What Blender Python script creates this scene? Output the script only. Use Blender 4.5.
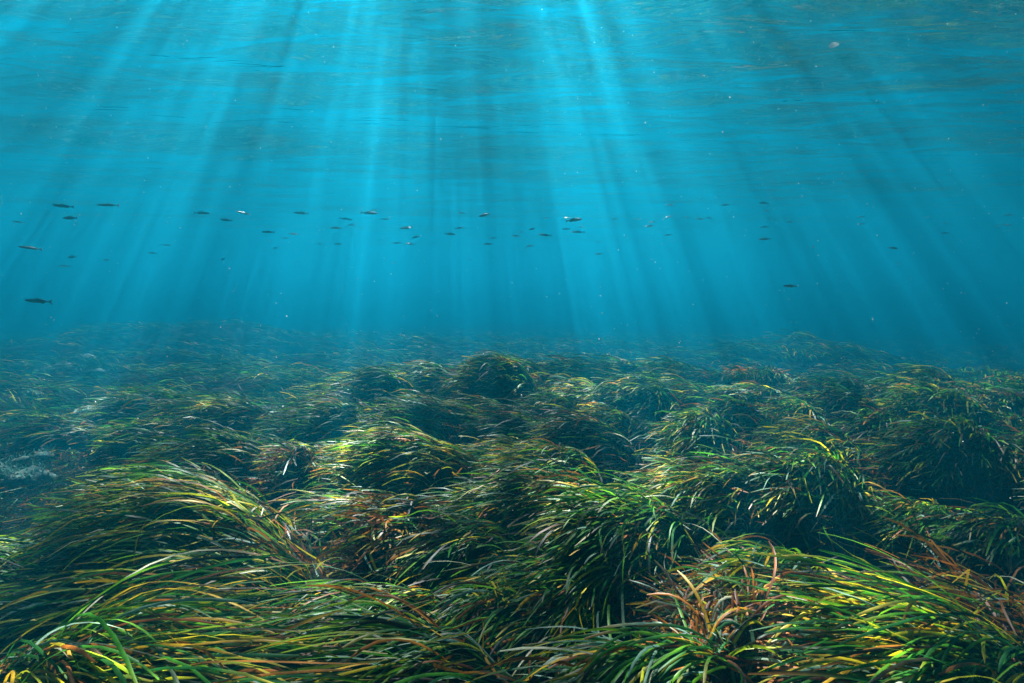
import bpy, math, random
import numpy as np
from mathutils import Vector, Matrix

random.seed(7)
RNG = np.random.default_rng(11)
scene = bpy.context.scene
for o in list(bpy.data.objects):
    bpy.data.objects.remove(o, do_unlink=True)
COL = scene.collection

# ------------------------------------------------------------------ camera
W, H = 1024, 683
FPX = 520.0                       # focal length in pixels
HORIZON = 303.0                   # pixel row of the horizon
CAM = Vector((0.0, 0.0, 1.50))
PITCH = math.atan((HORIZON - H / 2) / FPX)      # negative: looking slightly down
cam_data = bpy.data.cameras.new('camera')
cam = bpy.data.objects.new('camera', cam_data)
COL.objects.link(cam)
cam_data.sensor_width = 36.0
cam_data.lens = 36.0 * FPX / W
cam_data.clip_start = 0.02
cam_data.clip_end = 2000.0
cam.location = CAM
cam.rotation_euler = (math.pi / 2 + PITCH, 0, 0)
scene.camera = cam

# ------------------------------------------------------------------ sky and sun
SUN_EL = math.radians(52.0)
SUN_AZ = math.radians(-7.0)       # from +Y towards +X
world = bpy.data.worlds.new('World')
scene.world = world
world.use_nodes = True
wn = world.node_tree.nodes
wl = world.node_tree.links
wn.clear()
sky = wn.new('ShaderNodeTexSky')
sky.sky_type = 'NISHITA'
sky.sun_disc = False
sky.sun_elevation = SUN_EL
sky.sun_rotation = SUN_AZ
bg = wn.new('ShaderNodeBackground')
bg.inputs['Strength'].default_value = 0.05
wo = wn.new('ShaderNodeOutputWorld')
wl.new(sky.outputs[0], bg.inputs['Color'])
wl.new(bg.outputs[0], wo.inputs['Surface'])

sun_data = bpy.data.lights.new('sun', 'SUN')
sun_data.energy = 5.0
sun_data.angle = math.radians(1.2)
sun_data.color = (1.0, 0.97, 0.91)
sun = bpy.data.objects.new('sun', sun_data)
COL.objects.link(sun)
SUN_DIR = Vector((math.sin(SUN_AZ) * math.cos(SUN_EL), math.cos(SUN_AZ) * math.cos(SUN_EL), math.sin(SUN_EL)))
sun.rotation_euler = SUN_DIR.to_track_quat('Z', 'Y').to_euler()
sun.location = SUN_DIR * 30

scene.view_settings.view_transform = 'Standard'
scene.view_settings.look = 'None'
scene.view_settings.gamma = 1.0
scene.view_settings.use_curve_mapping = False
scene.view_settings.exposure = 1.36

scene.render.engine = 'CYCLES'
cy = scene.cycles
cy.use_denoising = True
try:
    cy.denoiser = 'OPENIMAGEDENOISE'
    cy.denoising_input_passes = 'RGB_ALBEDO_NORMAL'
    cy.denoising_prefilter = 'ACCURATE'
except Exception:
    pass
cy.max_bounces = 6
cy.diffuse_bounces = 1
cy.glossy_bounces = 3
cy.transmission_bounces = 3
cy.volume_bounces = 0
cy.transparent_max_bounces = 8
cy.sample_clamp_indirect = 4.0
cy.use_adaptive_sampling = False
cy.caustics_reflective = False
cy.caustics_refractive = False

# ------------------------------------------------------------------ helpers
CP, SP = math.cos(PITCH), math.sin(PITCH)


def ray(px, py):
    u, v = (px - W / 2) / FPX, (H / 2 - py) / FPX
    return Vector((u, CP - v * SP, SP + v * CP))


def at_z(px, py, z):
    d = ray(px, py)
    return CAM + d * ((z - CAM.z) / d.z)


def at_d(px, py, dist):
    d = ray(px, py)
    return CAM + d * (dist / d.y)


def project(x, y, z):
    dx, dy, dz = x - CAM.x, y - CAM.y, z - CAM.z
    f = dy * CP + dz * SP
    return W / 2 + FPX * dx / f, H / 2 - FPX * (dz * CP - dy * SP) / f


def tag(o, label=None, cat=None, group=None, kind=None):
    if label: o['label'] = label
    if cat: o['category'] = cat
    if group: o['group'] = group
    if kind: o['kind'] = kind
    return o


def mesh_np(name, verts, quads, mat, parent=None, colors=None, smooth=True, tris=None):
    """verts (n,3); quads (m,4); colors (n,3)"""
    me = bpy.data.meshes.new(name)
    nv, nq = len(verts), len(quads)
    nt = 0 if tris is None else len(tris)
    me.vertices.add(nv)
    me.vertices.foreach_set('co', np.asarray(verts, np.float32).ravel())
    me.loops.add(nq * 4 + nt * 3)
    idx = np.asarray(quads, np.int32).ravel()
    if nt: idx = np.concatenate([idx, np.asarray(tris, np.int32).ravel()])
    me.loops.foreach_set('vertex_index', idx)
    me.polygons.add(nq + nt)
    st = np.concatenate([np.arange(nq) * 4, nq * 4 + np.arange(nt) * 3]).astype(np.int32)
    me.polygons.foreach_set('loop_start', st)
    me.polygons.foreach_set('use_smooth', np.full(nq + nt, smooth))
    me.update(calc_edges=True)
    if colors is not None:
        a = me.attributes.new('tint', 'FLOAT_COLOR', 'POINT')
        c = np.ones((nv, 4), np.float32); c[:, :3] = colors
        a.data.foreach_set('color', c.ravel())
    me.materials.append(mat)
    o = bpy.data.objects.new(name, me)
    COL.objects.link(o)
    if parent: o.parent = parent
    return o


def new_mat(name):
    m = bpy.data.materials.new(name)
    m.use_nodes = True
    m.node_tree.nodes.clear()
    return m, m.node_tree.nodes, m.node_tree.links


def nd(nodes, t, **kw):
    n = nodes.new(t)
    for k, v in kw.items():
        if k in n.inputs.keys(): n.inputs[k].default_value = v
        else: setattr(n, k, v)
    return n


# smooth value noise on arrays (for terrain, flow and tint)
_G = np.random.default_rng(5).random((64, 64))


def vnoise(x, y):
    x = np.asarray(x, float); y = np.asarray(y, float)
    xi = np.floor(x).astype(int); yi = np.floor(y).astype(int)
    fx = x - xi; fy = y - yi
    fx = fx * fx * (3 - 2 * fx); fy = fy * fy * (3 - 2 * fy)
    g = lambda a, b: _G[a % 64, b % 64]
    return (g(xi, yi) * (1 - fx) + g(xi + 1, yi) * fx) * (1 - fy) + (g(xi, yi + 1) * (1 - fx) + g(xi + 1, yi + 1) * fx) * fy


def fbm(x, y):
    return (vnoise(x, y) + .5 * vnoise(2.1 * x + 9, 2.1 * y + 4) + .25 * vnoise(4.3 * x + 1, 4.3 * y + 7)) / 1.75


# ------------------------------------------------------------------ the tussocks one can point to
# px, py = crest in the middle of the mound, half width in pixels, flow in plan (180 = left, 270 = to the camera),
# leaf length, mound height, tone, label, short name for the neighbours' labels
YG, GR, DK, PALE, BR = 'yellow', 'green', 'dark', 'pale', 'brown'
HAND = [
    (205, 458, 120, 188, .66, .36, YG, 'large arched yellow-green seagrass tussock sweeping down to the dark bottom with pale rocks', 'large yellow-green arch'),
    (225, 512, 120, 184, .62, .22, YG, 'combed seagrass tussock lying under the large yellow-green arched one', 'combed tussock'),
    (120, 538, 90, 190, .55, .14, DK, 'dark low seagrass tussock above the yellow leaves streaming against the common sweep', 'dark low tussock'),
    (55, 580, 120, 342, .95, .22, YG, 'streaming yellow-green seagrass tussock bent towards the dark hollow against the common sweep', 'streaming yellow tussock'),
    (40, 645, 160, 346, 1.05, .20, YG, 'foreground seagrass tussock with long yellow leaves bent against the common sweep', 'foreground yellow tussock'),
    (245, 650, 90, 350, .8, .06, GR, 'low olive seagrass tussock streaming in front of the dark hollow', 'low olive tussock'),
    (395, 486, 62, 215, .30, .36, BR, 'untidy brown tussock of short dead seagrass leaves', 'brown dead tussock'),
    (425, 415, 88, 188, .60, .36, YG, 'arched green seagrass tussock with yellow crest behind the brown dead tussock', 'green arch with yellow crest'),
    (560, 434, 62, 200, .48, .28, YG, 'bright yellow-green seagrass tussock with raised tips between two arched green ones', 'tussock with raised tips'),
    (640, 462, 90, 204, .62, .36, GR, 'broad green seagrass tussock with parallel leaves falling over a dark hollow', 'broad green tussock'),
    (610, 520, 70, 212, .55, .14, GR, 'green seagrass tussock whose leaves hang into the hollow below the broad green one', 'hanging green tussock'),
    (712, 396, 56, 216, .58, .46, GR, 'rounded dome of blue-green seagrass with leaves falling steeply on one side', 'rounded dome'),
    (835, 424, 70, 218, .62, .38, GR, 'tall crested seagrass tussock with silvery leaves falling like hair', 'tall crested tussock'),
    (960, 402, 76, 205, .60, .42, DK, 'dark seagrass mound with upright leaf tips against open blue water', 'dark mound with upright tips'),
    (800, 505, 105, 220, .58, .30, YG, 'long seagrass crest with yellow top curling over a black hollow', 'long yellow-topped crest'),
    (742, 590, 72, 20, .40, .34, BR, 'rust-brown tussock of dying seagrass with curled upright leaves', 'rust-brown clump'),
    (985, 572, 110, 190, .9, .22, YG, 'streaming yellow-green seagrass tussock running in front of the black hollow', 'streaming yellow-green tussock'),
    (1000, 640, 90, 188, .9, .14, PALE, 'foreground tussock of pale encrusted seagrass leaves beside the streaming yellow-green one', 'pale-leaved foreground tussock'),
    (435, 590, 92, 194, .58, .24, PALE, 'seagrass tussock with silvery leaves combed away from a small yellow tuft', 'silvery combed tussock'),
    (497, 590, 6, 80, .15, .22, YG, 'small bright yellow tuft of upright young seagrass leaves', 'small yellow tuft'),
    (650, 600, 66, 214, .60, .24, PALE, 'pale green seagrass tussock with long leaves beside the rust-brown one', 'pale green long-leaved tussock'),
    (520, 655, 80, 200, .55, .08, DK, 'shaded low seagrass tussock below the silvery combed one', 'shaded low tussock'),
    (700, 655, 80, 205, .60, .12, GR, 'low green seagrass tussock in front of the rust-brown clump', 'low green tussock'),
    (392, 366, 44, 195, .55, .42, GR, 'hazy green seagrass mound beside the tallest domed one', 'hazy mound beside the tallest dome'),
    (500, 358, 56, 200, .55, .52, GR, 'tallest domed hazy seagrass mound standing against blue water', 'tallest hazy dome'),
    (238, 366, 56, 195, .55, .42, YG, 'hazy seagrass mound with yellow tips above the dark bottom', 'hazy mound with yellow tips'),
    (215, 412, 80, 192, .58, .36, GR, 'green seagrass tussock ending in a curled pale tangle', 'tussock with pale tangle'),
    (940, 452, 66, 214, .58, .30, GR, 'blue-green seagrass tussock drooping in front of the dark mound with upright tips', 'blue-green drooping tussock'),
    (1020, 482, 66, 208, .58, .26, DK, 'dark drooping seagrass tussock beside the blue-green drooping one', 'dark drooping tussock'),
    (606, 400, 46, 205, .50, .32, YG, 'narrow seagrass tussock with yellow crest below the low blue-green rise', 'narrow yellow-crested tussock'),
    (640, 374, 62, 205, .52, .38, GR, 'low blue-green seagrass rise between the domes', 'low blue-green rise'),
    (345, 392, 40, 195, .50, .34, GR, 'compact green seagrass tussock in a dark dip below the hazy mound', 'compact green tussock'),
    (462, 392, 50, 195, .50, .32, YG, 'small yellow-green seagrass tussock at the foot of the tallest hazy dome', 'tussock at the foot of the tallest dome'),
    (560, 382, 40, 200, .50, .32, GR, 'small hazy green tussock beside the foot of the tallest hazy dome', 'small hazy tussock'),
    (800, 388, 46, 210, .52, .34, GR, 'hazy blue-green tussock behind the tall crested one', 'hazy tussock behind the crest'),
    (885, 396, 40, 210, .52, .36, DK, 'hazy dark tussock between the tall crest and the dark mound', 'hazy dark tussock'),
    (300, 440, 30, 200, .36, .30, BR, 'curled brownish tangle of seagrass beside the large yellow-green arch', 'curled brownish tangle'),
]
TONES = {  # shares of green, yellow, brown, pale, dark
    'yellow': (.48, .27, .08, .04, .13), 'green': (.64, .12, .05, .05, .14), 'dark': (.42, .05, .07, .04, .42),
    'pale': (.48, .10, .08, .25, .09), 'brown': (.08, .12, .52, .10, .18), 'far': (.66, .10, .02, .0, .22), 'litter': (.14, .03, .16, .03, .64)}
SPOTS = []
for (px, py, hw, fl, ln, md, tone, lab, short) in HAND:
    p = at_z(px, py, .26 * min(ln, .7) / .6 + md * .95)
    al = max(.05, hw * p.y / FPX * .74)
    ac = max(.05, min(al * .72, .24 + .03 * p.y))
    if py < 380: md *= 1.25
    SPOTS.append(dict(x=p.x, y=p.y, flow=math.radians(fl), al=al, ac=ac, ln=ln, md=md, tone=tone, label=lab, short=short, named=True,
                      stream=lab.startswith(('streaming', 'foreground', 'low olive')),
                      ns=int(min(520, 4 + 3.1416 * al * ac * (560 if p.y < 3.2 else 430 if p.y < 5 else 260)))))

HOLLOWS = []
for (px, py, rad, dep) in [(310, 612, .26, .22), (855, 575, .26, .26), (440, 458, .34, .26), (705, 445, .30, .20), (590, 548, .22, .22),
                           (560, 640, .18, .15), (330, 450, .30, .26), (200, 452, .32, .22), (540, 410, .3, .2), (770, 480, .3, .22), (950, 520, .3, .2), (880, 485, .32, .20), (620, 420, .35, .18), (150, 590, .2, .15), (1000, 500, .35, .22)]:
    p = at_z(px, py, .10)
    HOLLOWS.append((p.x, p.y, rad, dep))


FAR_RISES = [((px - W / 2) / FPX * d, d, h, r) for (px, d, h, r) in [
    (35, 21, .75, 2.2), (120, 25, 1.15, 2.6), (165, 18, .55, 1.6), (240, 28, 1.25, 3.0), (330, 20, .45, 2.0), (430, 26, .7, 2.6), (600, 27, .6, 2.4),
    (690, 22, .75, 2.0), (765, 18, 1.0, 1.7), (800, 23, 1.25, 2.2), (860, 19, .8, 1.8)]]


def sst(a, b, x):
    t = np.clip((x - a) / (b - a), 0, 1)
    return t * t * (3 - 2 * t)


def terrain(x, y):
    x = np.asarray(x, float); y = np.asarray(y, float)
    z = .07 * (fbm(x * .9 + 3, y * .9) - .5) * 2
    z = z + .16 * (fbm(x * .33 + 13, y * .33 + 5) - .5) * 2 * sst(4, 9, y)
    z = z + .30 * (fbm(x * .7 + 3, y * .6 + 25) - .5) * 2 * sst(9, 13, y)
    x0, x1, y0, y1 = x.min() - 1.6, x.max() + 1.6, y.min() - 1.6, y.max() + 1.6
    for s_ in SPOTS:
        if not (x0 < s_['x'] < x1 and y0 < s_['y'] < y1): continue
        dx, dy = x - s_['x'], y - s_['y']
        c, s = math.cos(s_['flow']), math.sin(s_['flow'])
        a, b = (dx * c + dy * s) / (max(s_['al'], .14) * .95), (-dx * s + dy * c) / (max(s_['ac'], .14) * .95)
        z = z + s_['md'] * np.exp(-(a * a + b * b) ** 1.4)
    for (hx_, hy_, rad, dep) in HOLLOWS:
        z = z - dep * np.exp(-(((x - hx_) / (rad * 1.4)) ** 2 + ((y - hy_) / rad) ** 2))
    # the dark bottom on one side drops away
    val = sst(-1.9, -3.3, x) * sst(2.2, 3.4, y) * (1 - sst(9, 14, y))
    z = z - .45 * val
    # beyond the ridge the bottom slopes away, with hazy rises
    z = z - .95 * sst(8.0, 20, y) - .2 * sst(2.5, 7, x) * sst(6.5, 9, y)
    z = z - .5 * sst(9, 15, x - .25 * y) * sst(9, 14, y)
    for (hx_, hy_, hh_, hr_) in FAR_RISES:
        z = z + hh_ * np.exp(-(((x - hx_) / (hr_ * 1.25)) ** 2 + ((y - hy_) / hr_) ** 2))
    return z


# ------------------------------------------------------------------ smaller tussocks between the named ones
def flow_field(x, y):
    return math.radians(197) + (float(vnoise(x * .45 + 20, y * .45 + 3)) - .5) * .9


LABS = {'green': ('bent green seagrass tussock', 'green tussocks filling the meadow'),
        'yellow': ('yellowish seagrass tussock', 'yellowish tussocks filling the meadow'),
        'dark': ('dark low seagrass tussock', 'dark tussocks in the dips of the meadow'),
        'pale': ('pale-leaved seagrass tussock', 'pale tussocks filling the meadow'),
        'brown': ('half brown seagrass tussock', 'brown tussocks of the meadow')}
NAMED = list(SPOTS)
rs = random.Random(21)
yy = .85
while yy < 9.5:
    step = .50 + .055 * yy
    half = yy * (W / 2) / FPX + .8
    xx = -half + rs.random() * step
    while xx < half:
        x = xx + rs.uniform(-.3, .3) * step; y = yy + rs.uniform(-.3, .3) * step
        xx += step
        al = .20 + .035 * yy; ac = .17 + .030 * yy
        near_named = min(((x - n_['x']) / (n_['al'] + al * .55)) ** 2 + ((y - n_['y']) / (max(n_['ac'], n_['al'] * .6) + ac * .55)) ** 2 for n_ in NAMED)
        q_ = project(x, y, .15)
        valley = q_[0] < 150 - abs(q_[1] - 410) * .35 and 352 < q_[1] < 530
        hol = any(((x - h[0]) / (h[2] * 1.2)) ** 2 + ((y - h[1]) / (h[2] * .9)) ** 2 < 1 for h in HOLLOWS)
        if near_named < 1 or hol or rs.random() < (.95 if valley else .05): continue
        tone = rs.choices(['green', 'yellow', 'dark', 'pale', 'brown'], [.44, .20, .22, .06, .08])[0]
        lb, gp = LABS[tone]
        k = min(NAMED, key=lambda n_: (n_['x'] - x) ** 2 + (n_['y'] - y) ** 2)
        rel = ('behind the ' if y > k['y'] + .25 else 'in front of the ' if y < k['y'] - .25 else 'beside the ')
        if math.hypot(k['x'] - x, k['y'] - y) > 1.1: rel = 'well ' + rel if not rel.startswith('beside') else 'some way off from the '
        dens = 420 if yy < 3.2 else 340 if yy < 5 else 210
        SPOTS.append(dict(x=x, y=y, flow=flow_field(x, y), al=al, ac=ac, ln=rs.uniform(.42, .66), md=rs.uniform(.06, .26) * (1 if yy < 3 else 1.35),
                          tone=tone, label=lb + ' ' + rel + k['short'], group=gp, ns=int(3.1416 * al * ac * dens) + 12))
    yy += step * .85


# ------------------------------------------------------------------ materials
def leaf_material(name, spec):
    m, n, l = new_mat(name)
    at = nd(n, 'ShaderNodeAttribute', attribute_name='tint')
    tc = nd(n, 'ShaderNodeTexCoord')
    no = nd(n, 'ShaderNodeTexNoise', Scale=60.0, Detail=2.0)
    l.new(tc.outputs['Object'], no.inputs['Vector'])
    mr = nd(n, 'ShaderNodeMapRange')
    mr.inputs['To Min'].default_value = .62; mr.inputs['To Max'].default_value = 1.38
    l.new(no.outputs[0], mr.inputs['Value'])
    mul = nd(n, 'ShaderNodeVectorMath', operation='MULTIPLY')
    l.new(at.outputs['Color'], mul.inputs[0]); l.new(mr.outputs[0], mul.inputs[1])
    p = nd(n, 'ShaderNodeBsdfPrincipled', Roughness=.45)
    p.inputs['IOR'].default_value = 1.4
    p.inputs['Specular IOR Level'].default_value = spec
    l.new(mul.outputs[0], p.inputs['Base Color'])
    t = nd(n, 'ShaderNodeBsdfTranslucent')
    gm = nd(n, 'ShaderNodeGamma', Gamma=.92)
    l.new(mul.outputs[0], gm.inputs[0])
    l.new(gm.outputs[0], t.inputs['Color'])
    mx = nd(n, 'ShaderNodeMixShader'); mx.inputs[0].default_value = .45
    l.new(p.outputs[0], mx.inputs[1]); l.new(t.outputs[0], mx.inputs[2])
    o = nd(n, 'ShaderNodeOutputMaterial')
    l.new(mx.outputs[0], o.inputs['Surface'])
    return m


def seabed_material():
    m, n, l = new_mat('seabed_mat')
    tc = nd(n, 'ShaderNodeTexCoord')
    n1 = nd(n, 'ShaderNodeTexNoise', Scale=3.0, Detail=6.0, Roughness=.65)
    n2 = nd(n, 'ShaderNodeTexNoise', Scale=26.0, Detail=4.0, Roughness=.7)
    l.new(tc.outputs['Object'], n1.inputs['Vector']); l.new(tc.outputs['Object'], n2.inputs['Vector'])
    r = nd(n, 'ShaderNodeValToRGB')
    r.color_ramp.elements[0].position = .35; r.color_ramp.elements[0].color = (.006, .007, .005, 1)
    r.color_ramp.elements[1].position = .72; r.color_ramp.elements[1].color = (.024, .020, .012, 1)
    l.new(n1.outputs[0], r.inputs[0])
    b = nd(n, 'ShaderNodeBump', Strength=.8, Distance=.03)
    l.new(n2.outputs[0], b.inputs['Height'])
    p = nd(n, 'ShaderNodeBsdfPrincipled', Roughness=.95)
    p.inputs['Specular IOR Level'].default_value = .05
    l.new(r.outputs[0], p.inputs['Base Color']); l.new(b.outputs[0], p.inputs['Normal'])
    o = nd(n, 'ShaderNodeOutputMaterial'); l.new(p.outputs[0], o.inputs['Surface'])
    return m


def rock_material():
    m, n, l = new_mat('encrusted_rock')
    tc = nd(n, 'ShaderNodeTexCoord')
    n1 = nd(n, 'ShaderNodeTexNoise', Scale=14.0, Detail=6.0, Roughness=.7)
    l.new(tc.outputs['Object'], n1.inputs['Vector'])
    r = nd(n, 'ShaderNodeValToRGB')
    r.color_ramp.elements[0].position = .40; r.color_ramp.elements[0].color = (.06, .06, .04, 1)
    r.color_ramp.elements[1].position = .62; r.color_ramp.elements[1].color = (.26, .40, .32, 1)
    l.new(n1.outputs[0], r.inputs[0])
    b = nd(n, 'ShaderNodeBump', Strength=1.0, Distance=.02)
    l.new(n1.outputs[0], b.inputs['Height'])
    p = nd(n, 'ShaderNodeBsdfPrincipled', Roughness=.9)
    l.new(r.outputs[0], p.inputs['Base Color']); l.new(b.outputs[0], p.inputs['Normal'])
    o = nd(n, 'ShaderNodeOutputMaterial'); l.new(p.outputs[0], o.inputs['Surface'])
    return m


def fish_material():
    m, n, l = new_mat('fish_skin')
    at = nd(n, 'ShaderNodeAttribute', attribute_name='tint')
    p = nd(n, 'ShaderNodeBsdfPrincipled', Roughness=.28, Metallic=.2)
    l.new(at.outputs['Color'], p.inputs['Base Color'])
    o = nd(n, 'ShaderNodeOutputMaterial'); l.new(p.outputs[0], o.inputs['Surface'])
    return m


def pale_material():
    m, n, l = new_mat('bleached_leaf_scrap')
    tc = nd(n, 'ShaderNodeTexCoord')
    n1 = nd(n, 'ShaderNodeTexNoise', Scale=80.0, Detail=3.0)
    l.new(tc.outputs['Object'], n1.inputs['Vector'])
    r = nd(n, 'ShaderNodeValToRGB')
    r.color_ramp.elements[0].color = (.72, .76, .70, 1); r.color_ramp.elements[1].color = (.86, .88, .84, 1)
    l.new(n1.outputs[0], r.inputs[0])
    p = nd(n, 'ShaderNodeBsdfPrincipled', Roughness=.4)
    l.new(r.outputs[0], p.inputs['Base Color'])
    t = nd(n, 'ShaderNodeBsdfTranslucent'); l.new(r.outputs[0], t.inputs['Color'])
    mx = nd(n, 'ShaderNodeMixShader'); mx.inputs[0].default_value = .7
    l.new(p.outputs[0], mx.inputs[1]); l.new(t.outputs[0], mx.inputs[2])
    o = nd(n, 'ShaderNodeOutputMaterial'); l.new(mx.outputs[0], o.inputs['Surface'])
    return m


SURF_Z = 4.15


def water_material():
    """Sea surface: mirror by Fresnel (total reflection seen from below), else it lets the light through,
    with shafts painted as a noise pattern into its transparent colour."""
    m, n, l = new_mat('sea_surface')
    geo = nd(n, 'ShaderNodeNewGeometry')
    # ripples
    mp = nd(n, 'ShaderNodeMapping'); mp.inputs['Scale'].default_value = (.55, 1.45, 1.0)
    l.new(geo.outputs['Position'], mp.inputs['Vector'])
    r1 = nd(n, 'ShaderNodeTexNoise', Scale=1.5, Detail=3.0, Roughness=.5, Distortion=.5)
    l.new(mp.outputs[0], r1.inputs['Vector'])
    b = nd(n, 'ShaderNodeBump', Strength=.75, Distance=.10)
    l.new(r1.outputs[0], b.inputs['Height'])
    fr = nd(n, 'ShaderNodeFresnel', IOR=1.33)
    # noise ridges in the transparent colour stand in for focused sunlight
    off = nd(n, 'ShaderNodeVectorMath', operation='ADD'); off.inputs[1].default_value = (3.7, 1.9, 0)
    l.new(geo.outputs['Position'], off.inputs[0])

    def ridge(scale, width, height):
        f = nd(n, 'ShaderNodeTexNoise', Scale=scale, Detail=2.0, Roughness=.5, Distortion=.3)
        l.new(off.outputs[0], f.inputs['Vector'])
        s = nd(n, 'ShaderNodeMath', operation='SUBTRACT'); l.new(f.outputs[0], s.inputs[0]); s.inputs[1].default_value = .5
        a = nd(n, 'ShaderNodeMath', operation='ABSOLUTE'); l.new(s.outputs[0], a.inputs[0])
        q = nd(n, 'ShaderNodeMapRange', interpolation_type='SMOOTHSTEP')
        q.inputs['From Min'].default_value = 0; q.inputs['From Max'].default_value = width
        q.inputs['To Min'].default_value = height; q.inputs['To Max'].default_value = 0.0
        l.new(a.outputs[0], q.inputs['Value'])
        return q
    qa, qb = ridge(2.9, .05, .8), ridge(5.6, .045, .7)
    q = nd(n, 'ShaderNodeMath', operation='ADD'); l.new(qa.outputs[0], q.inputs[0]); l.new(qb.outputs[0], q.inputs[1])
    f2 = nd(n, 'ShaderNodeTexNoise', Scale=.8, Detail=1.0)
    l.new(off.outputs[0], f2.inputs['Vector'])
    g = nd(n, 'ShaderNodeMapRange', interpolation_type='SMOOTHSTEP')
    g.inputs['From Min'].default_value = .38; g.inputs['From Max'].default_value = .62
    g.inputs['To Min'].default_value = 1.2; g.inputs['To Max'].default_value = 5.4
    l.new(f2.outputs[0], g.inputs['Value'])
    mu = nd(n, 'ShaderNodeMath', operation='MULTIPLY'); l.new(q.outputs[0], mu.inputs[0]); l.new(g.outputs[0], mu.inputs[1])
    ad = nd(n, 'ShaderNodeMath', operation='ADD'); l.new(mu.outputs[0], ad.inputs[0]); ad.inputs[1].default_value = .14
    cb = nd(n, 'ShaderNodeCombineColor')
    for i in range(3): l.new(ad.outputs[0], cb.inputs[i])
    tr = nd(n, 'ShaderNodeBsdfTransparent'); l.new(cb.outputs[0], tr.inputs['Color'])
    gl = nd(n, 'ShaderNodeBsdfGlossy', Roughness=.04)
    gl.inputs['Color'].default_value = (1, 1, 1, 1)
    l.new(b.outputs[0], gl.inputs['Normal'])
    mx = nd(n, 'ShaderNodeMixShader')
    l.new(fr.outputs[0], mx.inputs[0]); l.new(tr.outputs[0], mx.inputs[1]); l.new(gl.outputs[0], mx.inputs[2])
    o = nd(n, 'ShaderNodeOutputMaterial'); l.new(mx.outputs[0], o.inputs['Surface'])
    return m


LEAF = leaf_material('seagrass_leaf', .32); LEAF_MATT = leaf_material('matt_seagrass_leaf', .06); BED = seabed_material(); ROCK = rock_material(); FISH = fish_material(); PALEM = pale_material()  # LEAF_MATT: same leaf with lower specular, to cut glints in the far meadow
WATER = water_material()


# ------------------------------------------------------------------ seabed and sea surface
def warp(n, near, far):
    """n values from -far to far, packed densely round 0"""
    t = np.linspace(-1, 1, n)
    return np.sign(t) * (near * np.abs(t) + (far - near) * np.abs(t) ** 5)


def sheet(name, xs, ys, fz, mat, flip=False):
    X, Y = np.meshgrid(xs, ys)
    Z = fz(X, Y)
    v = np.stack([X.ravel(), Y.ravel(), Z.ravel()], 1)
    nx, ny = len(xs), len(ys)
    i = (np.arange(ny - 1)[:, None] * nx + np.arange(nx - 1)[None, :]).ravel()
    q = np.stack([i, i + 1, i + nx + 1, i + nx], 1)
    return mesh_np(name, v, q, mat)


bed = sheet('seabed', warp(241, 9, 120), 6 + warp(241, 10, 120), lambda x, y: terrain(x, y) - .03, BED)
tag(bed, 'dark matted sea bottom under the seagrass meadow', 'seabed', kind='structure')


def waves(x, y):
    z = 0
    rs = random.Random(3)
    for k in range(16):
        lam = .5 * 1.19 ** k
        th = math.pi / 2 + rs.uniform(-.5, .5)
        kx, ky = math.cos(th) * 2 * math.pi / lam, math.sin(th) * 2 * math.pi / lam
        amp = .0044 * lam ** .95
        z = z + amp * np.sin(kx * x + ky * y + rs.uniform(0, 6.28))
    fade = 1 - .9 * sst(14, 40, np.hypot(x, y))
    return SURF_Z + z * fade


surf = sheet('water_surface', warp(361, 14, 125), 7 + warp(361, 13, 125), waves, WATER)
tag(surf, 'rippled underside of the sea surface', 'water surface', kind='structure')

# the water itself: an even volume round camera, bed and surface
hz_m, n, l = new_mat('sea_water')
pv = nd(n, 'ShaderNodeVolumePrincipled')
pv.inputs['Color'].default_value = (0.0038, 0.2718, 0.4077, 1)
pv.inputs['Density'].default_value = .078
pv.inputs['Anisotropy'].default_value = .66
pv.inputs['Absorption Color'].default_value = (0.0007, 0.0112, 0.0675, 1)
ho = nd(n, 'ShaderNodeOutputMaterial'); l.new(pv.outputs[0], ho.inputs['Volume'])
hx, hy0, hy1, hz0, hz1 = 118, -110, 122, -2.6, SURF_Z + .6
hv = [(x, y, z) for z in (hz0, hz1) for y in (hy0, hy1) for x in (-hx, hx)]
hq = [(0, 2, 3, 1), (4, 5, 7, 6), (0, 1, 5, 4), (2, 6, 7, 3), (0, 4, 6, 2), (1, 3, 7, 5)]
haze = mesh_np('haze', np.array(hv), np.array(hq), hz_m, smooth=False)
tag(haze, 'blue-green sea water that veils everything far away', 'water', kind='stuff')

# ------------------------------------------------------------------ leaves
PAL = {
    'green': np.array([(.016, .110, .008), (.034, .170, .007), (.010, .080, .014), (.085, .250, .006)]),
    'yellow': np.array([(.34, .36, .005), (.48, .40, .006), (.22, .34, .005), (.50, .30, .006)]),
    'brown': np.array([(.19, .058, .008), (.30, .095, .010), (.11, .038, .010), (.40, .15, .014)]),
    'pale': np.array([(.20, .34, .24), (.30, .42, .31), (.14, .28, .20), (.40, .42, .28)]),
    'dark': np.array([(.012, .030, .008), (.018, .044, .010), (.028, .024, .010), (.010, .026, .014)]),
}
KINDS = ['green', 'yellow', 'brown', 'pale', 'dark']


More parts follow.
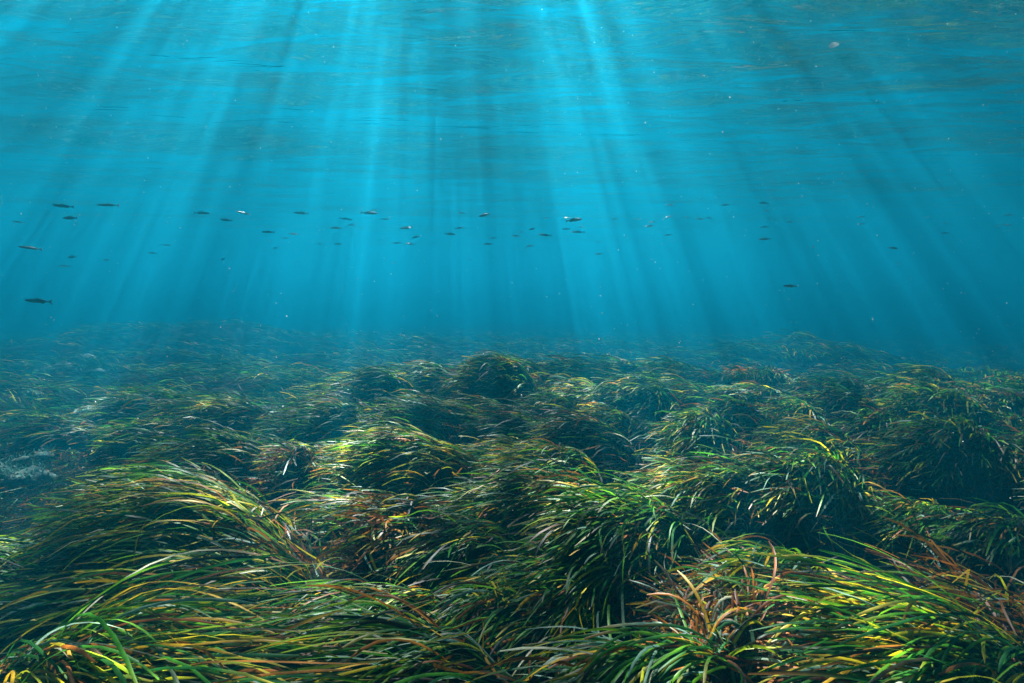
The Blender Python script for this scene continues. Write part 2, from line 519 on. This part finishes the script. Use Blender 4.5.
def blades(roots, az, length, width, tone, rng, K=8, across=2, bend=(92, 136), lean=(12, 46), curl=.32, per=1, messy=0.):
    """Ribbon leaves. roots (n,3), az (n,), length (n,), width (n,). Returns verts, quads, colours."""
    n = len(roots)
    t = np.linspace(0, 1, K + 1)
    th0 = np.radians(rng.uniform(lean[0], lean[1], n))
    th1 = np.radians(rng.uniform(bend[0], bend[1], n))
    pw = rng.uniform(.55, .95, n)
    wob = rng.normal(0, .10 + messy * .4, n); wph = rng.uniform(0, 6.28, n)
    th = th0[:, None] + (th1 - th0)[:, None] * t[None] ** pw[:, None] + wob[:, None] * np.sin(t[None] * 5 + wph[:, None])
    ph = az[:, None] + (rng.normal(0, curl, n))[:, None] * t[None] ** 1.5 + rng.normal(0, .05 + messy, n)[:, None] * np.sin(t[None] * 4 + wph[:, None])
    T = np.stack([np.sin(th) * np.cos(ph), np.sin(th) * np.sin(ph), np.cos(th)], 2)
    seg = length[:, None, None] / K
    P = np.empty((n, K + 1, 3))
    P[:, 0] = roots
    P[:, 1:] = roots[:, None, :] + np.cumsum((T[:, :-1] + T[:, 1:]) * .5 * seg, 1)
    # never under the bottom; lie on it instead
    gz = terrain(P[..., 0], P[..., 1]) + .02 + .05 * rng.random((n, 1))
    P[..., 2] = np.maximum(P[..., 2], np.where(np.arange(K + 1)[None] == 0, -9, gz))
    side = np.stack([-np.sin(ph), np.cos(ph), np.zeros_like(ph)], 2)
    nrm = np.cross(T, side)
    roll = rng.normal(0, .45, n)[:, None] + rng.normal(0, .6 + messy * 2, n)[:, None] * t[None]
    wv = side * np.cos(roll)[..., None] + nrm * np.sin(roll)[..., None]
    nv = np.cross(T, wv)
    prof = np.minimum(1, .75 + t * 1.0) * np.where(t > .9, 1 - (t - .9) * 5.5, 1)
    hw = (width[:, None] * .5 * prof[None])[..., None]
    if across == 2:
        V = np.stack([P - wv * hw, P + wv * hw], 2)
    else:
        V = np.stack([P - wv * hw, P + nv * hw * .35, P + wv * hw], 2)
    A = V.shape[2]
    V = V.reshape(-1, 3)
    base = (np.arange(n) * (K + 1) * A)[:, None, None] + (np.arange(K) * A)[None, :, None] + np.arange(A - 1)[None, None, :]
    q = np.stack([base, base + 1, base + A + 1, base + A], 3).reshape(-1, 4)
    # colour of each leaf, browner towards the worn tip, paler at the sheath
    sh = np.array(TONES[tone]); kid = rng.choice(5, n, p=sh / sh.sum())
    c = np.empty((n, 3))
    for k, nm in enumerate(KINDS):
        m = kid == k
        c[m] = PAL[nm][rng.integers(0, 4, m.sum())]
    c *= rng.uniform(.75, 1.3, (n, 1))
    tipc = np.where(rng.random((n, 1)) < .6, np.array([[.30, .24, .03]]), np.array([[.20, .08, .02]]))
    wear = np.clip((t[None] - rng.uniform(.65, 1.4, (n, 1))) / .25, 0, .8)
    C = c[:, None, :] * (1 - wear[..., None]) + tipc[:, None, :] * wear[..., None]
    patch = np.clip(rng.normal(1, .22, (n, K + 1, 1)), .45, 1.7)
    C = C * patch
    C = np.repeat(C[:, :, None, :], A, 2).reshape(-1, 3)
    return V, q, C


def shoots(cx, cy, flow, al, ac, ln, ns, rng, spread=.28, lps=6):
    """roots, azimuths and lengths of leaves growing in shoots"""
    r = np.sqrt(rng.random(ns)); a = rng.random(ns) * 6.283
    u, v = r * np.cos(a) * al, r * np.sin(a) * ac
    c, s = math.cos(flow), math.sin(flow)
    x = cx + u * c - v * s; y = cy + u * s + v * c
    f = flow + rng.normal(0, spread, ns) + .14 * v / max(ac, .01)
    L = ln * rng.uniform(.72, 1.08, ns)
    k = lps
    x = np.repeat(x, k) + rng.normal(0, .012, ns * k); y = np.repeat(y, k) + rng.normal(0, .012, ns * k)
    f = np.repeat(f, k) + rng.normal(0, .13, ns * k)
    L = np.repeat(L, k) * rng.uniform(.55, 1.05, ns * k)
    return np.stack([x, y, terrain(x, y) - .02], 1), f, L


TRI = 0


def tussock(s, rng):
    global TRI
    e = bpy.data.objects.new('seagrass_tussock', None)
    e.empty_display_size = .1
    e.location = (s['x'], s['y'], float(terrain(s['x'], s['y'])))
    COL.objects.link(e)
    tag(e, s['label'], 'seagrass', s.get('group'))
    d = math.hypot(s['x'], s['y'])
    near = d < 3.0
    K = 9 if near else (6 if d < 5 else 5)
    A = 3 if d < 2.6 else 2
    wd = .0096 if d < 4 else .0096 * (1 + (d - 4) * .14)
    brown = s['tone'] == 'brown'
    if s['label'].startswith('small bright'):
        kw = dict(bend=(20, 75), lean=(0, 40), curl=.3, messy=.05)
    elif brown:
        kw = dict(bend=(75, 135), lean=(15, 60), curl=.8, messy=.3)
    elif s.get('stream'):
        kw = dict(bend=(84, 112), lean=(25, 60), curl=.22)
    else:
        kw = {}
    R, f, L = shoots(s['x'], s['y'], s['flow'], s['al'], s['ac'], s['ln'], s['ns'], rng, spread=(1.1 if brown else .2))
    if s['label'].startswith('small bright'):
        f = rng.random(len(f)) * 6.283
    V, q, C = blades(R, f, L, wd * rng.uniform(.8, 1.2, len(R)), s['tone'], rng, K, A, **kw)
    if s['label'].startswith('small bright'):
        C = C * 0 + np.array([.42, .36, .02]) * rng.uniform(.7, 1.2, (len(C), 1))
    o = mesh_np('leaf_blades', V - np.array(e.location), q, LEAF, e, C)
    o['kind'] = 'stuff'
    TRI += len(q) * 2
    # standing-out single leaves on top
    if d < 3.6 and not brown and s.get('named') and s['ns'] > 50:
        for k in range(9):
            R1, f1, L1 = shoots(s['x'], s['y'], s['flow'], s['al'] * .8, s['ac'] * .8, s['ln'] * 1.02, 1, rng, lps=1)
            V, q, C = blades(R1, f1, np.maximum(L1, s['ln'] * .85), np.array([.0100]), rng.choice(['yellow', 'yellow', 'pale', 'green']), rng, 12, 3, bend=(92, 130), lean=(12, 40))
            mesh_np('leaf', V - np.array(e.location), q, LEAF, e, C)
            TRI += len(q) * 2
    # dead leaves caught round the base
    nd_ = max(8, int(s['ns'] * .45))
    R, f, L = shoots(s['x'], s['y'], s['flow'] + rng.normal(0, .5), s['al'] * 1.3, s['ac'] * 1.3, s['ln'] * .55, nd_, rng, spread=1.0, lps=2)
    V, q, C = blades(R, f, L, wd * rng.uniform(.7, 1.1, len(R)), 'brown', rng, 5, 2, bend=(80, 120), lean=(30, 75), curl=.8, messy=.2)
    o = mesh_np('dead_leaves', V - np.array(e.location), q, LEAF, e, C)
    o['kind'] = 'stuff'
    TRI += len(q) * 2
    return e


for s in SPOTS:
    tussock(s, RNG)

# the meadow beyond, one mass in the haze
def far_meadow():
    global TRI
    n = 60000
    y = 8.2 + 34 * RNG.random(n) ** 1.7
    x = (RNG.random(n) * 2 - 1) * (y * W / 2 / FPX * 1.12 + .8)
    keep = fbm(x * .8, y * .8) > .42
    val = (x < -5.2) & (y < 15) & (RNG.random(n) < .75)
    keep &= ~val
    x, y = x[keep], y[keep]
    f = math.radians(196) + (vnoise(x * .5 + 20, y * .5 + 3) - .5) * 1.8 + RNG.normal(0, .3, len(x))
    L = RNG.uniform(.4, .85, len(x)) * (.7 + .6 * fbm(x * 1.3 + 5, y * 1.3))
    R = np.stack([x, y, terrain(x, y) - .02], 1)
    V, q, C = blades(R, f, L, .012 * (1 + (y - 4) * .11), 'far', RNG, 5, 2)
    o = mesh_np('seagrass_meadow', V, q, LEAF_MATT, None, C)
    tag(o, 'hazy far seagrass meadow melting into blue water', 'seagrass', kind='stuff')
    TRI += len(q) * 2


far_meadow()


def litter():
    n = 9000
    y = 1.0 + 8.5 * RNG.random(n) ** .8
    x = (RNG.random(n) * 2 - 1) * (y * W / 2 / FPX * 1.05 + .5)
    extra = 2600                                   # more on the bare dark bottom
    y = np.concatenate([y, 2.6 + 8 * RNG.random(extra)]); x = np.concatenate([x, -(y[-extra:] * .72 + RNG.random(extra) * y[-extra:] * .36)])
    R = np.stack([x, y, terrain(x, y) - .01], 1)
    V, q, C = blades(R, RNG.random(len(x)) * 6.283, RNG.uniform(.10, .34, len(x)), .010 * RNG.uniform(.8, 1.3, len(x)), 'litter', RNG, 4, 2,
                     bend=(85, 100), lean=(55, 85), curl=.9, messy=.2)
    o = mesh_np('leaf_litter', V, q, LEAF_MATT, None, C)
    tag(o, 'dead seagrass leaves littering the dark bottom between the tussocks', 'leaf litter', kind='stuff')


litter()


# ------------------------------------------------------------------ pale rocks on the dark bottom
def rock(px, py, w, label, seed, group=None):
    p = at_z(px, py, -.25)
    r = np.random.default_rng(seed)
    sc = w * p.y / FPX * .5
    e = bpy.data.objects.new('encrusted_rock', None)
    e.location = (p.x, p.y, float(terrain(p.x, p.y)))
    COL.objects.link(e)
    tag(e, label, 'rock', group)
    nu, nv = 20, 12
    vs = []
    for j in range(nv + 1):
        b = math.pi * j / nv
        for i in range(nu):
            a = 2 * math.pi * i / nu
            d = np.array([math.sin(b) * math.cos(a), math.sin(b) * math.sin(a), math.cos(b)])
            k = 1 + .5 * (float(fbm(d[0] * 2 + seed * 3, d[1] * 2 + d[2] * 1.5)) - .5) + .3 * (float(vnoise(d[0] * 6 + seed, d[2] * 6 + d[1] * 5)) - .5)
            vs.append((d[0] * k * sc, d[1] * k * sc * .8, d[2] * k * sc * .55 + sc * .18))
    q = [(j * nu + i, j * nu + (i + 1) % nu, (j + 1) * nu + (i + 1) % nu, (j + 1) * nu + i) for j in range(nv) for i in range(nu)]
    mesh_np('stone', np.array(vs), np.array([t[::-1] for t in q]), ROCK, e)
    # short pale algae growing on it
    n = 80 if group is None else 20
    a = r.random(n) * 6.283; rr = np.sqrt(r.random(n)) * sc * .9
    x = rr * np.cos(a); y = rr * np.sin(a) * .8
    z = np.sqrt(np.clip(1 - (rr / sc) ** 2, 0, 1)) * sc * .5 + sc * .1
    P = np.stack([x, y, z], 1)
    V, qq, C = blades_local(P, a + r.normal(0, .8, n), r.uniform(.05, .10, n), r.uniform(.012, .022, n), r)
    o = mesh_np('algae_tuft', V, qq, LEAF, e, C); o['kind'] = 'stuff'


def blades_local(P, az, L, wd, r):
    K = 3
    n = len(P)
    t = np.linspace(0, 1, K + 1)
    th = np.radians(r.uniform(0, 40, n))[:, None] + np.radians(r.uniform(20, 80, n))[:, None] * t
    ph = az[:, None] + r.normal(0, .8, n)[:, None] * t
    T = np.stack([np.sin(th) * np.cos(ph), np.sin(th) * np.sin(ph), np.cos(th)], 2)
    Q = P[:, None, :] + np.cumsum(T * (L / K)[:, None, None], 1)
    side = np.stack([-np.sin(ph), np.cos(ph), 0 * ph], 2) * (wd[:, None] * .5 * (1 - .6 * t))[..., None]
    V = np.stack([Q - side, Q + side], 2).reshape(-1, 3)
    b = (np.arange(n) * (K + 1) * 2)[:, None] + (np.arange(K) * 2)[None]
    q = np.stack([b, b + 1, b + 3, b + 2], 2).reshape(-1, 4)
    c = np.array([.12, .30, .22]) * r.uniform(.5, 1.35, (n, 1))
    return V, q, np.repeat(c, (K + 1) * 2, 0)


for i, (px, py, w, lab) in enumerate([
        (28, 466, 44, 'low pale encrusted rock beside the large yellow-green arched tussock'),
        (36, 432, 30, 'small round pale rock standing between two larger pale ones'),
        (92, 410, 40, 'ragged pale rock under the slope of the hazy mound with yellow tips'),
        (78, 424, 16, 'little pale stone at the foot of the ragged pale rock'),
        (60, 362, 34, 'dim pale rock far across the dark bottom'),
        (84, 354, 26, 'dim rounded rock behind the far pale one')]):
    rock(px, py, w, lab, i + 1)
rk = random.Random(9)
for i in range(16):
    py = rk.uniform(352, 470)
    rock(rk.uniform(0, 175 - (py - 352) * .7), py, rk.uniform(9, 20), 'small dim stone among others strewn over the dark bottom', 20 + i, 'small stones on the dark bottom')


# ------------------------------------------------------------------ fish
def fish_mesh(deep, seed):
    """one continuous slender fish, length 1, head at +X, back up"""
    r = random.Random(seed)
    xs = [.50, .485, .46, .42, .36, .28, .18, .06, -.06, -.18, -.28, -.35, -.40]
    hh = [.004, .016, .030, .046, .062, .076, .084, .086, .078, .060, .040, .027, .024]
    nr = 10
    V, C, Q, T = [], [], [], []
    back, flank, belly = np.array([.012, .018, .016]), np.array([.09, .11, .10]), np.array([.28, .30, .29])
    for x, h in zip(xs, hh):
        for i in range(nr):
            a = 2 * math.pi * i / nr
            zz = math.sin(a)
            V.append((x, math.cos(a) * h * .52 * deep, zz * h * deep))
            k = (zz + 1) / 2
            C.append(belly * max(0, 1 - 2.2 * k) + flank * max(0, 1 - abs(k - .45) * 2.4) + back * max(0, 2 * k - .8))
    for j in range(len(xs) - 1):
        for i in range(nr):
            Q.append((j * nr + i, (j + 1) * nr + i, (j + 1) * nr + (i + 1) % nr, j * nr + (i + 1) % nr))
    m = len(xs) - 1
    fin = np.array([.07, .08, .06])

    def plate(pts, th=.004):
        b = len(V)
        for s in (-1, 1):
            for (x, z) in pts:
                V.append((x, s * th, z)); C.append(fin)
        k = len(pts)
        for i in range(1, k - 1):
            T.append((b, b + i, b + i + 1)); T.append((b + k, b + k + i + 1, b + k + i))
        for i in range(k):
            j = (i + 1) % k
            Q.append((b + i, b + k + i, b + k + j, b + j))
    plate([(-.385, .022), (-.44, .05), (-.52, .095), (-.50, .05), (-.475, 0), (-.385, 0)])
    plate([(-.385, -.022), (-.385, 0), (-.475, 0), (-.50, -.05), (-.52, -.095), (-.44, -.05)])
    plate([(.10, .07 * deep), (.06, .13 * deep), (-.02, .12 * deep), (-.16, .085 * deep), (-.26, .045 * deep), (.0, .05 * deep)])
    plate([(-.10, -.06 * deep), (-.14, -.11 * deep), (-.24, -.07 * deep), (-.27, -.04 * deep), (-.18, -.04 * deep)])
    return np.array(V), np.array(Q), np.array(T), np.array(C)


FV = [fish_mesh(d, i) for i, d in enumerate((.85, 1.0, 1.15))]
FMESH = []
for V, Q, T, C in FV:
    o = mesh_np('fish', V, Q, FISH, None, C, tris=T)
    FMESH.append(o.data)
    bpy.data.objects.remove(o)
EYE = None


def eye_mesh():
    vs, q = [], []
    nu, nv = 8, 5
    for j in range(nv + 1):
        b = math.pi * j / nv
        for i in range(nu):
            a = 2 * math.pi * i / nu
            vs.append((.017 * math.sin(b) * math.cos(a), .009 * math.cos(b), .017 * math.sin(b) * math.sin(a)))
    for j in range(nv):
        for i in range(nu):
            q.append((j * nu + i, j * nu + (i + 1) % nu, (j + 1) * nu + (i + 1) % nu, (j + 1) * nu + i))
    o = mesh_np('eye', np.array(vs), np.array(q), FISH, None, np.full((len(vs), 3), .012))
    me = o.data
    bpy.data.objects.remove(o)
    return me


EYE = eye_mesh()
rf = random.Random(4)


def fish(px, py, w, real, label, group=None, face=None, variant=None, eyes=False):
    d = FPX * real / w
    p = at_d(px, py, d)
    o = bpy.data.objects.new('fish', FMESH[rf.randrange(3) if variant is None else variant])
    COL.objects.link(o)
    o.location = p
    yaw = rf.gauss(0, .45) + (0 if (face if face is not None else rf.random() < .25) else math.pi)
    o.rotation_euler = (rf.uniform(-.45, .45), rf.uniform(-.10, .10), yaw)
    o.scale = (real,) * 3
    tag(o, label, 'fish', group)
    if eyes:
        for s in (-1, 1):
            e = bpy.data.objects.new('eye', EYE)
            COL.objects.link(e); e.parent = o
            e.location = (.435, s * .0205, .010)
    return o


fish(38, 301, 27, .21, 'largest dark slender fish cruising low above the hazy bottom', face=False, variant=0, eyes=True)
fish(790, 286, 16, .19, 'lone dark fish swimming low in the blue water apart from the school', face=False, variant=1, eyes=True)
SCHOOL = [(63, 206, 20), (108, 205, 18), (70, 218, 18), (18, 222, 10), (30, 248, 18), (72, 257, 12), (106, 260, 7), (152, 253, 8),
          (166, 245, 8), (64, 266, 10), (202, 213, 15), (226, 220, 12), (243, 213, 14), (223, 259, 9), (268, 232, 14), (301, 213, 14),
          (285, 238, 6), (293, 234, 10), (275, 248, 8), (336, 228, 12), (346, 219, 12), (351, 225, 8), (369, 213, 16), (374, 210, 9),
          (385, 219, 10), (406, 228, 13), (416, 237, 11), (397, 243, 9), (410, 244, 9), (338, 244, 8), (320, 244, 6), (394, 263, 5),
          (484, 215, 14), (459, 228, 10), (450, 234, 11), (488, 244, 9), (493, 238, 6), (516, 236, 9), (521, 232, 7), (532, 229, 8),
          (545, 235, 13), (530, 246, 8), (515, 249, 4), (525, 249, 4), (547, 218, 7), (574, 220, 18), (567, 218, 8), (578, 232, 14),
          (566, 229, 9), (581, 227, 6), (615, 219, 9), (598, 242, 6), (599, 254, 8), (470, 260, 5), (462, 213, 8), (670, 205, 9),
          (725, 205, 9), (764, 203, 11), (767, 211, 6), (638, 219, 9), (652, 222, 7), (668, 217, 8), (650, 226, 9), (686, 217, 7),
          (700, 219, 9), (709, 218, 8), (668, 235, 8), (662, 232, 4), (764, 227, 8), (765, 239, 11), (772, 219, 5), (790, 222, 6),
          (820, 221, 5), (813, 247, 10), (861, 217, 7), (862, 224, 7), (893, 248, 10), (897, 264, 6), (945, 223, 7), (945, 233, 7),
          (928, 217, 5), (1009, 215, 9), (1007, 225, 9), (998, 226, 6)]
for (x, y, w) in SCHOOL:
    fish(x, y, w, rf.uniform(.13, .17) * (1 if w > 10 else .55 + .04 * w), 'small slender silvery fish of the school spread out below the sea surface',
         'school of small fish below the surface')
for (x, y) in [(841, 179), (845, 176), (848, 182), (858, 172), (866, 175), (860, 186), (850, 195)]:
    fish(x, y, 3.2, .03, 'tiny glinting fry in the loose cluster close under the surface', 'cluster of tiny fry under the surface')


# ------------------------------------------------------------------ specks hanging in the water
def specks():
    r = np.random.default_rng(8)
    n = 9000
    y = .7 + 4.3 * r.random(n) ** .8
    x = (r.random(n) * 2 - 1) * (y * 1.05 + .2)
    z = .9 + (SURF_Z - 1.1) * r.random(n) ** .8
    sz = .0004 + .0011 * r.random(n) ** 3
    o8 = np.array([(1, 0, 0), (-1, 0, 0), (0, 1, 0), (0, -1, 0), (0, 0, 1), (0, 0, -1)], float)
    st = r.uniform(.5, 1.5, (n, 1, 3))
    V = np.stack([x, y, z], 1)[:, None, :] + o8[None] * sz[:, None, None] * st
    f = np.array([(0, 2, 4), (2, 1, 4), (1, 3, 4), (3, 0, 4), (2, 0, 5), (1, 2, 5), (3, 1, 5), (0, 3, 5)])
    T = (np.arange(n) * 6)[:, None, None] + f[None]
    o = mesh_np('suspended_particles', V.reshape(-1, 3), np.zeros((0, 4), int), PALEM, tris=T.reshape(-1, 3))
    tag(o, 'fine pale specks hanging in the sunlit water', 'particles', kind='stuff')


specks()


# ------------------------------------------------------------------ scraps drifting under the surface
def scrap(px, py, wpx, hpx, dist, label, ang):
    p = at_d(px, py, dist)
    w, h = wpx * dist / FPX, hpx * dist / FPX
    n = 9
    vs, q = [], []
    for s in (-1, 1):
        for i in range(n):
            t = i / (n - 1)
            hw = .5 * h * math.sin(math.pi * (.08 + .84 * t)) ** .6
            x = (t - .5) * w
            z = .12 * w * math.sin(2.4 * t)
            for k in (-1, 1):
                vs.append((x, k * hw * .8 + s * .001, z + k * hw * .6 + s * .002))
    for s in (0, 1):
        for i in range(n - 1):
            b = s * n * 2 + i * 2
            q.append((b, b + 1, b + 3, b + 2))
    o = mesh_np('drifting_leaf_scrap', np.array(vs), np.array(q), PALEM)
    o.location = p
    o.rotation_euler = (.3, ang, .2)
    tag(o, label, 'leaf scrap')


scrap(436, 13, 18, 3.5, 3.5, 'long thin white leaf scrap drifting just under the surface', -.05)
scrap(834, 46, 11, 6, 3.5, 'short pale oval leaf scrap drifting alone under the surface', -.35)
print('LEAF TRIANGLES', TRI)
